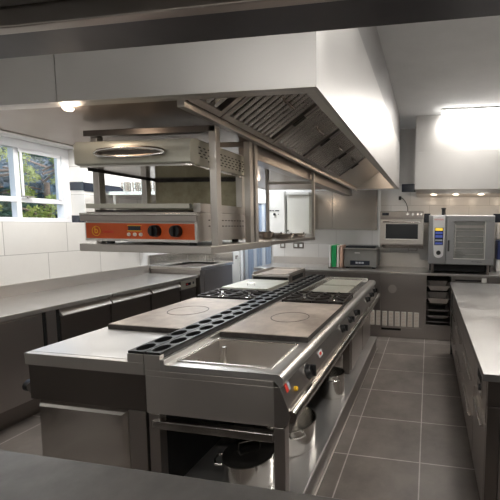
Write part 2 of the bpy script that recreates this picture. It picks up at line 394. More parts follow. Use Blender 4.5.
slope(PX1, 2.125, FX, FZ, 3.775, HY1 - .02).build('blank_panel', 'steel', hd)
MB().box(FX, FX + .012, HY0 + .02, HY1 - .02, FZ, 2.54).build('plenum_side', 'steel', hd)
for (x, y, z) in ((-.53, 4.6, 2.54), (-.53, 2.0, 2.54), (-1.585, 1.362, 2.105), (-2.0, 3.9, 2.105)):  # third one is added, for the light streak on the plenum base
    MB().lathe((x, y, z), [(0, -.012), (.016, -.012), (.022, -.004), (.022, 0)], 20).build('hood_lamp', 'spot', hd, smooth=True)

# ------------------------------------------------------------------ back hood
bh = thing('extraction_hood', (.6, 5.3, 2.04), 'pale stainless extraction hood over the combi oven against the back wall', 'hood')
BX0, BX1, BY = -.205, 2.2, 4.99
MB().box(BX0, BX1, BY, BY + .02, 2.10, 2.60).box(BX0, BX0 + .02, BY + .02, YB - .001, 2.10, 2.60).box(BX1 - .02, BX1, BY + .02, YB - .001, 2.1, 2.6).build('canopy', 'steel_hood', bh)
MB().box(BX0, BX1, BY + .004, BY + .02, 2.603, ZC).box(BX0 + .004, BX0 + .02, BY + .02, YB - .001, 2.603, ZC).build('infill_panel', 'steel_hood', bh)
MB().prism([(BY, 2.10), (BY + .04, 2.04), (YB - .001, 2.04), (YB - .001, 2.06), (BY + .05, 2.06), (BY + .02, 2.10)], 0, BX0 + .02, BX1 - .02).build('underside', 'steel', bh)
for x in (.06, .36, .70, 1.1):
    MB().lathe((x, BY + .14, 2.04), [(0, -.006), (.035, -.006), (.045, -.002), (.045, 0)], 20).build('hood_lamp', 'spot', bh, smooth=True)
# stainless cladding between the hoods
struct(box(-.81, BX0 - .001, YB - .012, YB - .0005, 2.26, ZC).build('wall_cladding', 'steel_hood'))

# ------------------------------------------------------------------ ceiling battens
def batten(x0, x1, y0, y1, label):
    t = thing('ceiling_light', ((x0 + x1) / 2, (y0 + y1) / 2, ZC), label, 'light')
    box(x0, x1, y0, y1, ZC - .022, ZC).build('housing', 'white', t, bevel=.003)
    box(x0 + .01, x1 - .01, y0 + .012, y1 - .012, ZC - .06, ZC - .022).build('diffuser', 'lamp', t, bevel=.01)
batten(.125, 1.70, 4.74, 4.86, 'lit white ceiling batten light in front of the hood over the combi oven')
batten(.42, .55, 1.2, 2.35, 'ceiling batten light running along the aisle above the near end of the island')
batten(-1.9, -.3, -1.6, -1.47, 'added unseen ceiling batten light behind the pass, nearest the viewer')  # unseen lamp added as light from the viewer's side
batten(-3.7, -2.7, 4.95, 5.08, 'added unseen ceiling batten light over the sink unit in the far left corner')  # unseen lamp added to brighten the far left corner
batten(-3.5, -2.6, 2.85, 2.98, 'added unseen ceiling batten light between window and island hood')  # unseen lamp added as room light on the window side

# ------------------------------------------------------------------ pass in the foreground
pc = thing('pass_counter', (-.6, .3, 0), 'dark worktop counter across the bottom of the view', 'counter')
box(-2.6, .9, -.35, .828, .86, .90).build('worktop', 'counter_dark', pc, bevel=.004)
MB().box(-2.5, .85, -.3, .70, .12, .86).build('cabinet', 'steel_dark', pc)
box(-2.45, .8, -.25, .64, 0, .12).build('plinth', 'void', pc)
pg = thing('pass_gantry', (-.6, .8, 2.1), 'dark grey overhead gantry beam across the top of the view', 'gantry')
box(-3.0, 1.6, .795, .93, 2.10, 2.16).build('beam', 'gantry', pg, bevel=.004)
box(-3.0, 1.6, .762, .792, 2.085, 2.15).build('rail', 'steel_dull', pg, bevel=.004)
box(-3.0, 1.6, .30, .758, 2.13, 2.16).build('shelf', 'counter_dark', pg, bevel=.004)
for x in (-1.9, -.9, .1):  # lamps added under the shelf to light the range ends
    MB().box(x, x + .7, .45, .55, 2.105, 2.13).build('fill_lamp', 'steel', pg, bevel=.003)
    MB().cyl((x + .04, .50, 2.10), (x + .66, .50, 2.10), .008).build('fill_lamp_tube', 'spot', pg)
    area('fill_light', (x + .35, .50, 2.085), .6, .06, 2.5)
for x in (-2.9, 1.5): box(x, x + .05, .80, .85, .0, 2.10).build('post', 'steel_dull', pg)

# ------------------------------------------------------------------ right range (faces the aisle)
RY0, RY1 = 1.5, 4.42
rr = thing('cooking_range', (-1.0, 2.9, 0), 'stainless cooking range facing the tiled aisle, with sink-like well and control knobs', 'range')
SX = -1.39   # seam between the ranges
# worktop with opening
WX0, WX1, WYa, WYb = -1.235, -.745, 1.565, 1.905
t = MB().box(-1.275, -.70, RY0, WYa - .005, .868, .90).box(-1.275, WX0 - .005, WYa - .005, WYb + .005, .868, .90).box(WX1 + .005, -.70, WYa - .005, WYb + .005, .868, .90).box(-1.275, -.70, WYb + .005, RY1, .868, .90)
t.build('worktop', 'steel_top', rr)
nose = [(-.70, .868), (-.70, .90)] + [(-.685 + .035 * math.sin(a), .865 + .035 * math.cos(a)) for a in [i * PI / 12 for i in range(0, 10)]] + [(-.668, .838)]
MB().prism(nose, 1, RY0, RY1).build('front_roll', 'steel_top', rr, smooth=True)
w = MB()
wd = .72
w.box(WX0 - .004, WX0, WYa, WYb, wd, .899).box(WX1, WX1 + .004, WYa, WYb, wd, .899).box(WX0, WX1, WYa - .004, WYa, wd, .899).box(WX0, WX1, WYb, WYb + .004, wd, .899).box(WX0, WX1, WYa, WYb, wd - .004, wd)
w.build('well', 'steel', rr)
rim = MB()
for (a, c, d_, e) in ((WX0 - .012, WX1 + .012, WYa - .012, WYa), (WX0 - .012, WX1 + .012, WYb, WYb + .012), (WX0 - .012, WX0, WYa, WYb), (WX1, WX1 + .012, WYa, WYb)): rim.box(a, c, d_, e, .899, .906)
rim.build('well_rim', 'steel_bright', rr, bevel=.002)
MB().cyl((-1.16, 1.84, wd), (-1.16, 1.84, .885), .013).build('overflow_pipe', 'steel_bright', rr, smooth=True)
MB().tube([(-1.232, 1.70 + .022 * math.cos(a), .83 + .022 * math.sin(a)) for a in [i * PI / 6 for i in range(12)]], .005, 8, True).build('water_inlet', 'steel_bright', rr, smooth=True)
# upstand for spine
box(-1.30, -1.275, RY0, RY1, .868, .925).build('upstand', 'steel_top', rr, bevel=.003)
# body
MB().box(SX + .002, -.70, RY0, RY0 + .03, .838, .867).box(SX + .002, -1.30, RY0, RY0 + .03, .867, .945).build('top_apron', 'steel', rr, bevel=.002)
box(SX + .002, -.70, RY0 + .004, RY0 + .02, .64, .836).build('end_panel', 'steel', rr, bevel=.002)
box(SX + .004, -.72, RY0 + .03, RY1, .64, .70).build('body', 'steel_dull', rr)
box(SX + .004, -1.31, RY0 + .03, RY1, .70, .92).build('body', 'steel_dull', rr)
box(-1.30, -.72, WYb + .02, RY1, .70, .86).build('body', 'steel_dull', rr)
# end cheek and control fascia
MB().prism([(-.70, .84), (-.675, .84), (-.668, .84), (-.628, .735), (-.618, .70), (-.63, .665), (-.66, .64), (-.70, .64)], 1, RY0, RY0 + .03).build('end_cheek', 'steel_dull', rr, bevel=.002)
fas = MB().prism([(-.72, .838), (-.674, .838), (-.634, .735), (-.634, .70), (-.72, .70)], 1, RY0 + .03, RY1)
fas.build('control_fascia', 'steel_dull', rr)
MB().prism([(-.612 + .024 * math.cos(a) * 1.0, .70 + .030 * math.sin(a)) for a in [i * PI / 10 for i in range(20)]], 1, RY0 + .002, RY1).build('front_rail', 'steel_bright', rr, smooth=True)
MB().prism([(-.66, .64), (-.60, .668), (-.615, .69), (-.66, .70)], 1, RY0 + .03, RY1).build('rail_return', 'steel_dull', rr)
fn = Vector((.103, 0, .040)).normalized()
def fasc(z, y, h=0):   # point on the sloping fascia
    x = -.674 + (.838 - z) / .103 * .040; q = Vector((x, y, z)) + fn * h; return q
def knob(y, z=.79, parent=rr, r=.030):
    a = fasc(z, y)
    k = MB().cyl(a, a + fn * .006, r * 1.15, r * 1.15, 24).build('knob_bezel', 'steel_bright', parent, smooth=True)
    k2 = MB().cyl(a + fn * .006, a + fn * .035, r, r * .82, 24)
    k2.box(a.x + .02, a.x + .052, y - .006, y + .006, z - r * .8 + .012, z + r * .8 + .012)
    k2.build('control_knob', 'black', parent, bevel=.002)
knob(1.83, .78, rr, .040)
for y in (2.63, 2.89, 3.13, 3.72, 3.98, 4.25): knob(y)
a = fasc(.77, 1.64); MB().cyl(a, a + fn * .012, .013, .011, 20).build('yellow_button', 'yellow', rr, smooth=True)
def sticker(y0, y1, z0, z1, m, name='sticker'):
    q = [fasc(z0, y0, .001), fasc(z0, y1, .001), fasc(z1, y1, .001), fasc(z1, y0, .001)]; r = [v + fn * .0015 for v in q]
    MB().add(q + r, [(0, 1, 2, 3), (7, 6, 5, 4), (0, 4, 5, 1), (1, 5, 6, 2), (2, 6, 7, 3), (3, 7, 4, 0)]).build(name, m, rr)
sticker(1.55, 1.575, .79, .83, 'red'); sticker(1.577, 1.60, .79, .83, 'curtain2')
sticker(2.05, 2.12, .775, .81, 'white_pl'); sticker(2.065, 2.105, .783, .80, 'red', 'sticker_print')
# solid top
def solid_top(parent, x0, x1, y0, y1, cx, cy, r=.155):
    p = box(x0, x1, y0, y1, .901, .932).build('solid_top', 'iron_edge', parent, bevel=.003)
    box(x0 + .004, x1 - .004, y0 + .004, y1 - .004, .932, .936).build('hot_plate', 'iron_plate', p, bevel=.001)
    s = 40; 
    MB().lathe((cx, cy, .936), [(r - .004, 0), (r - .004, .0012), (r + .002, .0012), (r + .002, 0)], 48).build('plate_ring', 'iron_edge', p)
    MB().lathe((cx, cy, .936), [(0, .0015), (r - .012, .0015), (r - .008, 0)], 48).build('centre_disc', 'iron_plate', p)
solid_top(rr, -1.262, -.69, 1.955, 2.83, -.967, 2.365, .135)
def burners(parent, x0, x1, y0, y1):
    t_ = box(x0, x1, y0, y1, .901, .908).build('burner_tray', 'iron_edge', parent)
    for i in range(2):
        a_, c_ = x0 + i * (x1 - x0) / 2 + .008, x0 + (i + 1) * (x1 - x0) / 2 - .008
        xc, yc = (a_ + c_) / 2, (y0 + y1) / 2; hw, hh = (c_ - a_) / 2, (y1 - y0) / 2 - .006
        g_ = MB()
        for (p_, q_) in (((a_, y0 + .006), (c_, y0 + .006)), ((c_, y0 + .006), (c_, y1 - .006)), ((c_, y1 - .006), (a_, y1 - .006)), ((a_, y1 - .006), (a_, y0 + .006))):
            g_.box(min(p_[0], q_[0]) - .006, max(p_[0], q_[0]) + .006, min(p_[1], q_[1]) - .006, max(p_[1], q_[1]) + .006, .93, .948)
        for k in range(8):
            an = k * PI / 4; dx, dy = math.cos(an), math.sin(an); ro = min(hw / max(abs(dx), 1e-3), hh / max(abs(dy), 1e-3)); ri = .045
            nx, ny = -dy * .006, dx * .006
            P0 = Vector((xc + dx * ri, yc + dy * ri, 0)); P1 = Vector((xc + dx * ro, yc + dy * ro, 0)); Q = Vector((nx, ny, 0))
            vs = [P0 - Q, P1 - Q, P1 + Q, P0 + Q]
            g_.add([(v.x, v.y, z_) for z_ in (.935, .955) for v in vs], [(0, 3, 2, 1), (4, 5, 6, 7), (0, 1, 5, 4), (1, 2, 6, 5), (2, 3, 7, 6), (3, 0, 4, 7)])
        for (sx, sy) in ((a_, y0 + .006), (c_, y0 + .006), (a_, y1 - .006), (c_, y1 - .006)): g_.box(sx - .006, sx + .006, sy - .006, sy + .006, .908, .93)
        g_.build('pan_support', 'iron_edge', parent, bevel=.0015)
        MB().lathe((xc, yc, .908), [(.05, 0), (.05, .012), (.036, .016), (.036, .024), (.0, .026)], 24).build('burner_head', 'steel_bright', parent, smooth=True)
burners(rr, -1.25, -.70, 2.86, 3.28)
fl = box(-1.25, -.72, 3.34, 4.34, .901, .915).build('chrome_griddle', 'steel_bright', rr, bevel=.004)
MB().box(-1.25, -1.235, 3.34, 4.34, .915, .94).box(-1.235, -.74, 4.325, 4.34, .915, .94).build('splash_rim', 'steel_bright', fl, bevel=.002)
box(-1.18, -.80, 3.42, 3.80, .915, .921).build('griddle_plate', 'steel_pale', fl, bevel=.002)
box(-1.18, -.80, 3.86, 4.26, .915, .921).build('griddle_plate', 'steel_pale', fl, bevel=.002)
# understructure
PLX = -.628
PLZ = .165
box(-1.37, PLX, 1.50, 4.42, .145, PLZ).build('plinth_shelf', 'steel_top', rr, bevel=.003)
MB().box(-1.36, PLX - .004, 1.51, 4.41, 0, .145).build('plinth', 'steel_dark', rr)
box(PLX, PLX + .006, 1.50, 4.42, 0, .012).build('plinth_trim', 'steel', rr)
box(-.70, -.645, 1.50, 1.55, PLZ, .64).build('leg', 'steel_dull', rr, bevel=.003)
box(SX + .015, SX + .075, 1.50, 1.55, PLZ, .64).build('leg', 'steel_dull', rr, bevel=.003)
box(-1.345, -.70, 1.485, 1.53, .572, .612).build('cross_rail', 'steel_bright', rr, bevel=.003)
box(-1.36, -1.34, 1.56, 3.22, PLZ, .64).build('back_panel', 'void', rr)  # shade under the range is put into the black colour
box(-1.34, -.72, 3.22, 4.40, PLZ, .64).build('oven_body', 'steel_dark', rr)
for i, y in enumerate((3.24, 3.80)):
    d = box(-.72, -.70, y, y + .53, .20, .615).build('oven_door', 'steel_dull', rr, bevel=.003)
    MB().tube([(-.70, y + .06, .57), (-.66, y + .06, .57), (-.66, y + .47, .57), (-.70, y + .47, .57)], .010, 10).build('door_handle', 'steel_bright', d, smooth=True)

# spine grating: rows of oval slots
def spine(parent, x0, x1, side):
    y0, y1 = RY0 + .01, 4.36; n = 23; py = (y1 - y0) / n; zt, zb = .957, .93
    m_ = MB(); K = 24
    for i in range(n):
        ya, yb = y0 + i * py, y0 + (i + 1) * py; cx_, cy_ = (x0 + x1) / 2, (ya + yb) / 2; rx, ry = (x1 - x0) * .40, py * .43
        o_, e_ = [], []
        for k in range(K):
            a_ = 2 * PI * k / K; c_, s_ = math.cos(a_), math.sin(a_); t_ = 1 / max(abs(c_), abs(s_))
            o_.append((cx_ + c_ * t_ * (x1 - x0) / 2, cy_ + s_ * t_ * py / 2)); e_.append((cx_ + rx * c_, cy_ + ry * s_))
        vs = [(a_, b_, zt) for a_, b_ in o_] + [(a_, b_, zt) for a_, b_ in e_] + [(a_, b_, zb) for a_, b_ in e_]
        fs = [[k, (k + 1) % K, (k + 1) % K + K, k + K] for k in range(K)] + [[k + K, (k + 1) % K + K, (k + 1) % K + 2 * K, k + 2 * K] for k in range(K)]
        m_.add(vs, fs)
    m_.box(x0, x1, y0 - .004, y0, .925, zt).box(x0, x0 + .003, y0, y1, .925, zt - .0005).box(x1 - .003, x1, y0, y1, .925, zt - .0005)
    g_ = m_.build('flue_grating', 'black', parent)
    box(x0 + .004, x1 - .004, y0, y1, .921, .929).build('flue_channel', 'void', g_)
spine(rr, SX + .004, -1.302, 1)

# ------------------------------------------------------------------ left range
LX0 = -2.12
lr = thing('cooking_range', (-1.76, 2.9, 0), 'stainless cooking range on the window side, with a bright empty worktop at its near end', 'range')
box(LX0, -1.49, RY0 + .031, RY1, .84, .902).build('worktop', 'steel_top', lr, bevel=.003)
MB().box(LX0, SX - .002, RY0, RY0 + .03, .838, .901).box(-1.485, SX - .002, RY0, RY0 + .03, .901, .945).build('top_apron', 'steel', lr, bevel=.002)
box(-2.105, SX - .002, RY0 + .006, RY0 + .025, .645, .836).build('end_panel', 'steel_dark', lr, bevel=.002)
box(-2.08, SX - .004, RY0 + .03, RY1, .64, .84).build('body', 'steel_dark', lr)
box(-1.485, -1.475, RY0 + .03, RY1, .90, .93).build('upstand', 'steel_top', lr)
box(-1.475, SX - .004, RY0 + .03, RY1, .84, .92).build('spine_box', 'steel_dull', lr)
spine(lr, -1.483, SX - .003, -1)
solid_top(lr, -2.07, -1.52, 1.955, 2.83, -1.80, 2.39, .143)
burners(lr, -2.07, -1.51, 2.86, 3.22)
MB().prism([(LX0 - .01, .84), (LX0 + .03, .84), (LX0 + .03, .66), (LX0 - .005, .66), (LX0 - .03, .69), (LX0 - .03, .71), (LX0 + .0, .73)], 1, RY0 + .02, RY1).build('control_fascia', 'steel_dull', lr, bevel=.003)
MB().cyl((LX0 - .028, 1.56, .69), (LX0 - .070, 1.56, .69), .032).build('control_knob', 'black', lr, smooth=True)
# bevelled cupboard below
c = MB()
x0, x1, y0, z0, z1 = -2.08, -1.50, 1.50, .14, .642
c.box(x0, x1, y0 + .04, 3.2, z0, z1)
c.build('cupboard', 'steel_dull', lr)
xi0, xi1, zi = x0 + .035, x1 - .035, z1 - .03
MB().add([(x0, y0 + .04, z1), (x1, y0 + .04, z1), (xi1, y0, zi), (xi0, y0, zi), (x0, y0 + .04, z0), (x1, y0 + .04, z0), (xi1, y0, z0), (xi0, y0, z0)],
         [(0, 1, 2, 3), (3, 2, 6, 7), (0, 3, 7, 4), (1, 5, 6, 2), (4, 7, 6, 5), (0, 4, 5, 1)]).build('bevelled_panel', 'steel_bright', lr)
box(-1.497, SX - .006, 1.505, 1.56, .14, .642).build('leg', 'steel_dull', lr, bevel=.002)
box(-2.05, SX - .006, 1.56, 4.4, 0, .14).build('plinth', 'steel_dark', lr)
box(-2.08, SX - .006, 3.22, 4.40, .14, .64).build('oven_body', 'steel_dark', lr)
# lidded unit and griddle standing on the far end
ld = thing('lidded_tray', (-1.8, 3.5, .903), 'pale flat-lidded steel box between the burners and the raised griddle', 'tray')
box(-2.06, -1.58, 3.27, 3.80, .903, .945).build('tray_body', 'steel_pale', ld, bevel=.004)
box(-2.07, -1.57, 3.26, 3.81, .946, .958).build('lid', 'steel_pale', ld, bevel=.003)
MB().tube([(-1.86, 3.40, .957), (-1.86, 3.40, .985), (-1.78, 3.40, .985), (-1.78, 3.40, .957)], .006, 8).build('handle', 'steel_bright', ld, smooth=True)
gd = thing('griddle', (-1.8, 4.1, .903), 'raised countertop griddle with brown plate and black grease slot', 'griddle')
MB().box(-2.05, -1.585, 3.85, 4.40, .903, 1.005).build('body', 'steel_dull', gd, bevel=.004)
box(-2.03, -1.60, 3.845, 3.851, .955, .985).build('grease_slot', 'void', gd)
box(-2.00, -1.66, 3.90, 4.38, 1.005, 1.013).build('griddle_plate', 'iron_plate', gd, bevel=.002)
MB().box(-2.05, -2.035, 3.87, 4.40, 1.005, 1.035).box(-1.60, -1.585, 3.87, 4.40, 1.005, 1.035).box(-2.035, -1.60, 4.385, 4.40, 1.005, 1.035).build('splash_guard', 'steel', gd, bevel=.002)
box(-1.585, -1.581, 3.95, 4.3, .935, .985).build('side_vent', 'void', gd)

# ------------------------------------------------------------------ pots below the right range
def pot(name, x, y, z, r, h, label, lid=False, empty=True, ang=0.):
    t = thing(name, (x, y, z), label, 'pot')
    b_ = MB().lathe((x, y, z), [(0, 0), (r - .008, 0), (r, .008), (r, h - .004), (r + .004, h), (r - .003, h), (r - .003, .012), (0, .012)], 48)
    b_.build('pot_body', 'steel_bright', t, smooth=True)
    for s in (0, PI):
        a_ = ang + s; u = Vector((math.cos(a_), math.sin(a_), 0)); w_ = Vector((-u.y, u.x, 0)); c_ = Vector((x, y, z + h * .86))
        pts = [c_ + u * r + w_ * .045, c_ + u * (r + .035) + w_ * .042 + Vector((0, 0, .004)), c_ + u * (r + .045) + Vector((0, 0, .006)), c_ + u * (r + .035) - w_ * .042 + Vector((0, 0, .004)), c_ + u * r - w_ * .045]
        MB().tube(pts, .006, 10).build('handle', 'steel_bright', t, smooth=True)
    if lid:
        l_ = MB().lathe((x, y, z + h), [(r + .006, .0), (r + .006, .006), (r - .01, .010), (r * .6, .022), (0, .030)], 48).build('lid', 'lid_dark', t, smooth=True)
        MB().tube([(x + k_ * .045, y + k_ * .03, z + h + zz) for k_, zz in ((-1.05, .015), (-1, .065), (1, .065), (1.05, .015))], .005, 10).build('lid_handle', 'steel_bright', l_, smooth=True)
    return t
pot('stock_pot', -.958, 1.735, PLZ, .136, .165, 'lidded stainless stockpot behind the cross rail at the near end of the range', True, ang=PI * 1.12)
pot('stock_pot', -.865, 2.10, PLZ, .165, .17, 'open wide stainless pot on the plinth just behind the near leg', False, ang=-PI * .3)
pot('stock_pot', -.775, 2.80, PLZ, .105, .20, 'open narrow stainless pot alone in the middle of the plinth shelf', False, ang=PI * .62)
pot('stock_pot', -.86, 3.07, PLZ, .11, .26, 'tall stainless pot standing against the oven body under the range', False, ang=-PI * .45)

# ------------------------------------------------------------------ hanging shelf over the spine, with grill
hs = thing('hanging_shelf', (-1.4, 1.85, 1.45), 'steel shelf on square posts hung from the hood, carrying the orange-fronted grill', 'shelf')
box(-1.78, -1.03, 1.545, 2.20, 1.452, 1.492).build('shelf_board', 'steel', hs, bevel=.004)
for (x, y) in ((-1.065, 1.60), (-1.78, 1.64), (-1.065, 1.93), (-1.78, 1.965)):
    box(x, x + .038, y, y + .038, 1.492, 2.075).build('post', 'steel', hs, bevel=.003)
MB().box(-1.78, -1.03, 1.60, 1.635, 2.045, 2.0745).box(-1.78, -1.03, 1.935, 1.965, 2.045, 2.0745).build('top_rail', 'steel_dark', hs, bevel=.002)
gr = thing('salamander_grill', (-1.42, 1.78, 1.492), 'salamander grill with orange control panel and lift-up hood on the hanging shelf', 'grill')
gx0, gx1, gy = -1.735, -1.098, 1.54
G = 0
box(gx0 + .01, gx1, gy + .002, 2.04, 1.512, 1.655).build('body', 'steel', gr, bevel=.004)
box(gx0 - .012, gx1 + .004, gy - .014, gy + .002, 1.606, 1.638).build('front_lip', 'steel_dull', gr, bevel=.003)
MB().box(gx0 - .012, gx1 + .004, gy - .016, gy + .02, 1.638, 1.648).build('lip_edge', 'steel_bright', gr, bevel=.002)
pn = box(gx0 + .012, gx1 - .012, gy - .004, gy + .001, 1.521, 1.598).build('control_panel', 'orange', gr)
MB().box(gx0 + .004, gx1, gy - .003, gy + .001, 1.508, 1.5205).box(gx0 + .004, gx0 + .0115, gy - .003, gy + .001, 1.5205, 1.604).box(gx1 - .0115, gx1, gy - .003, gy + .001, 1.5205, 1.604).build('panel_trim', 'steel_bright', gr)
for x in (-1.318, -1.203):
    k = MB().cyl((x, gy - .004, 1.562), (x, gy - .030, 1.562), .030, .027, 28)
    k.box(x - .006, x + .006, gy - .044, gy - .026, 1.538, 1.586); k.build('control_knob', 'black', gr, bevel=.002)
box(-1.475, -1.405, gy - .006, gy - .004, 1.563, 1.585).build('display', 'display', pn)
MB().box(-1.48, -1.40, gy - .0055, gy - .0038, 1.559, 1.563).box(-1.48, -1.40, gy - .0055, gy - .0038, 1.585, 1.588).build('display_frame', 'yellow', pn)
for i in range(3): MB().cyl((-1.472 + i * .034, gy - .004, 1.543), (-1.472 + i * .034, gy - .009, 1.543), .0095, .0085, 16).build('push_button', 'cream', gr)
MB().tube([(-1.662 + .024 * math.cos(a), gy - .005, 1.558 + .024 * math.sin(a)) for a in [i * PI / 12 for i in range(24)]], .0016, 6, True).build('logo_ring', 'yellow', pn)
text('b', .045, (-1.662, gy - .0055, 1.560), FACE_Y, 'yellow', pn)
text('bonnet', .022, (-1.592, gy - .0055, 1.556), FACE_Y, 'red', pn)
for (x, y) in ((gx0 + .10, gy + .05), (gx1 - .06, gy + .05), (gx0 + .10, 1.98), (gx1 - .06, 1.98)):
    MB().cyl((x, y, 1.492), (x, y, 1.513), .018).build('foot', 'black', gr)
# rack
rk = MB().box(gx0 + .02, gx1 - .035, gy - .005, gy + .015, 1.672, 1.695).box(gx0 + .02, gx0 + .035, gy, 1.99, 1.676, 1.69).box(gx1 - .05, gx1 - .035, gy, 1.99, 1.676, 1.69)
for i in range(26):
    x = gx0 + .045 + i * .0215; rk.box(x, x + .005, gy + .01, 1.985, 1.684, 1.689)
rk.build('grill_rack', 'steel_pale', gr)
MB().box(gx0 + .05, gx1 - .06, gy + .02, 1.98, 1.655, 1.664).build('drip_tray', 'iron_edge', gr)
box(gx1 - .04, gx1, gy + .03, 2.03, 1.655, 1.70).build('side_guide', 'steel', gr, bevel=.003)
bp = box(gx0 + .01, gx1 - .002, 2.02, 2.04, 1.656, 1.88).build('back_panel', 'stained', gr)
MB().box(-1.14, -1.10, 1.97, 2.02, 1.66, 1.88).build('lift_column', 'steel', gr)
# hood of the grill
hx0, hx1 = gx0 + .004, -1.092
MB().prism([(1.50, 1.885), (1.50, 1.975), (1.512, 1.994), (1.55, 2.0), (2.04, 2.0), (2.04, 1.885), (1.52, 1.88)], 0, hx0, hx1).build('grill_hood', 'steel_pale', gr, bevel=.004)
box(hx0 + .01, hx1 - .01, 1.52, 2.03, 1.872, 1.884).build('element_tray', 'steel_bright', gr)
MB().box(hx0 + .01, hx1 - .01, 2.0, 2.012, 1.858, 1.872).box(hx0 + .012, hx0 + .022, 1.56, 2.0, 1.862, 1.872).build('tray_guide', 'iron_edge', gr)
hp = [(-1.41 + .19 * math.cos(a), 1.482 if abs(math.cos(a)) < .9 else 1.492, 1.932 + .021 * math.sin(a)) for a in [i * PI / 16 for i in range(32)]]
MB().tube(hp, .009, 10, True).build('lift_handle', 'steel_bright', gr, smooth=True)
MB().add([(-1.41 + .17 * math.cos(a), 1.497, 1.932 + .016 * math.sin(a)) for a in [i * PI / 12 for i in range(24)]] + [(-1.41 + .17 * math.cos(a), 1.4995, 1.932 + .016 * math.sin(a)) for a in [i * PI / 12 for i in range(24)]],
         [list(range(24)), list(range(47, 23, -1))] + [[i, (i + 1) % 24, (i + 1) % 24 + 24, i + 24] for i in range(24)]).build('handle_recess', 'steel_dark', gr)
vs_ = MB()
for j in range(5):
    for i in range(13):
        y = 1.56 + i * .036 + (j % 2) * .012; z = 1.905 + j * .014
        if y < 1.62 and j in (0,): continue
        vs_.box(hx1, hx1 + .001, y, y + .016, z, z + .005)
vs_.build('vent_slots', 'void', gr)
vs_ = MB()
for j in range(2):
    for i in range(12):
        y = 1.63 + i * .03; z = 1.585 + j * .03; vs_.box(gx1, gx1 + .001, y, y + .014, z, z + .005)
vs_.build('vent_slots', 'void', gr)

# second hanging shelf with end frame
h2 = thing('hanging_shelf', (-1.25, 2.7, 1.46), 'narrow steel hanging shelf with open rectangular end frame behind the grill', 'shelf')
MB().box(-1.50, -1.03, 2.205, 3.13, 1.462, 1.487).build('shelf_board', 'steel_dull', h2, bevel=.003)
box(-1.065, -1.03, 2.0, 2.035, 1.492, 2.075).build('post', 'steel', h2, bevel=.003)
MB().box(-1.055, -1.03, 3.10, 3.13, 1.487, 2.075).build('post', 'steel', h2, bevel=.002)
MB().box(-1.50, -1.475, 3.10, 3.13, 1.487, 2.104).build('post', 'steel', h2, bevel=.002)
box(-1.475, -1.055, 3.105, 3.128, 1.965, 1.99).build('top_rail', 'steel', h2, bevel=.002)
def fry(x, y, r, label, z=1.487, h=.035):
    t = thing('shallow_pan', (x, y, z), label, 'pan')
    MB().lathe((x, y, z), [(0, 0), (r * .8, 0), (r, h), (r + .006, h), (r * .82, .004), (0, .004)], 32).build('pan_body', 'steel', t, smooth=True)
    MB().tube([(x + r * .9, y - .01, z + h - .005), (x + r + .02, y - .09, z + h + .008)], .006, 8).build('handle', 'iron_edge', t, smooth=True)
fry(-1.35, 2.95, .085, 'shallow steel pan at the left end of the narrow hanging shelf')
fry(-1.165, 2.74, .075, 'shallow steel pan in the middle of the narrow hanging shelf')
fry(-1.33, 2.72, .07, 'shallow steel pan lying beside the middle pan on the narrow hanging shelf', h=.05)
fry(-1.14, 3.0, .06, 'small steel pan at the right end of the narrow hanging shelf')
rk = MB()
for i in range(8): rk.box(-1.46 + i * .022, -1.455 + i * .022, 2.3, 2.62, 1.51, 1.515)
rk.box(-1.47, -1.29, 2.3, 2.31, 1.487, 1.522).box(-1.47, -1.29, 2.61, 2.62, 1.487, 1.522)
tag(rk.build('wire_rack', 'steel', loc=(-1.38, 2.46, 1.487)), 'low wire rack lying at the near end of the narrow hanging shelf', 'rack')

# ------------------------------------------------------------------ left refrigerated counter
lc = thing('refrigerated_counter', (-3.5, 2.6, 0), 'long stainless refrigerated counter under the window', 'counter')
LY0, LY1 = .2, 4.33
box(-3.86, -3.09, LY0, LY1, .862, .90).build('worktop', 'bench_top', lc, bevel=.004)
box(XL + .002, -3.852, LY0, LY1, .90, 1.012).build('splashback', 'steel', lc, bevel=.002)
box(-3.84, -3.145, LY0 + .03, LY1 - .01, .16, .862).build('cabinet', 'steel_dull', lc)
box(-3.78, -3.20, LY0 + .03, LY1 - .02, 0, .16).build('plinth', 'steel_dark', lc)
box(-3.145, -3.125, 1.2, 2.36, .17, .84).build('end_panel', 'steel_dull', lc, bevel=.003)
for i, (a, c) in enumerate(((2.50, 2.985), (3.0, 3.50), (3.52, 3.985))):
    d = MB().box(-3.145, -3.118, a, c, .19, .80).build('door', 'steel_dark', lc, bevel=.003)
    MB().prism([(-3.145, .85), (-3.135, .85), (-3.094, .80), (-3.094, .79), (-3.145, .79)], 1, a, c).build('door_handle', 'steel', d, bevel=.002)
box(-3.145, -3.115, 4.01, 4.31, .745, .855).build('thermostat_panel', 'steel_pale', lc, bevel=.003)
box(-3.115, -3.113, 4.10, 4.20, .785, .82).build('display', 'display', lc)
box(-3.113, -3.112, 4.11, 4.14, .795, .812).build('display_digit', 'red', lc)
box(-3.115, -3.112, 4.24, 4.262, .79, .82).build('switch', 'black', lc)
box(-3.145, -3.12, 4.01, 4.31, .19, .735).build('compressor_panel', 'steel_dark', lc, bevel=.003)
MB().box(-3.127, -3.122, 2.362, 2.385, .17, .855).box(-3.127, -3.122, 2.47, 2.495, .17, .855).build('door_gap', 'void', lc)
box(-3.14, -3.12, 2.388, 2.467, .17, .855).build('post', 'steel_dull', lc, bevel=.002)
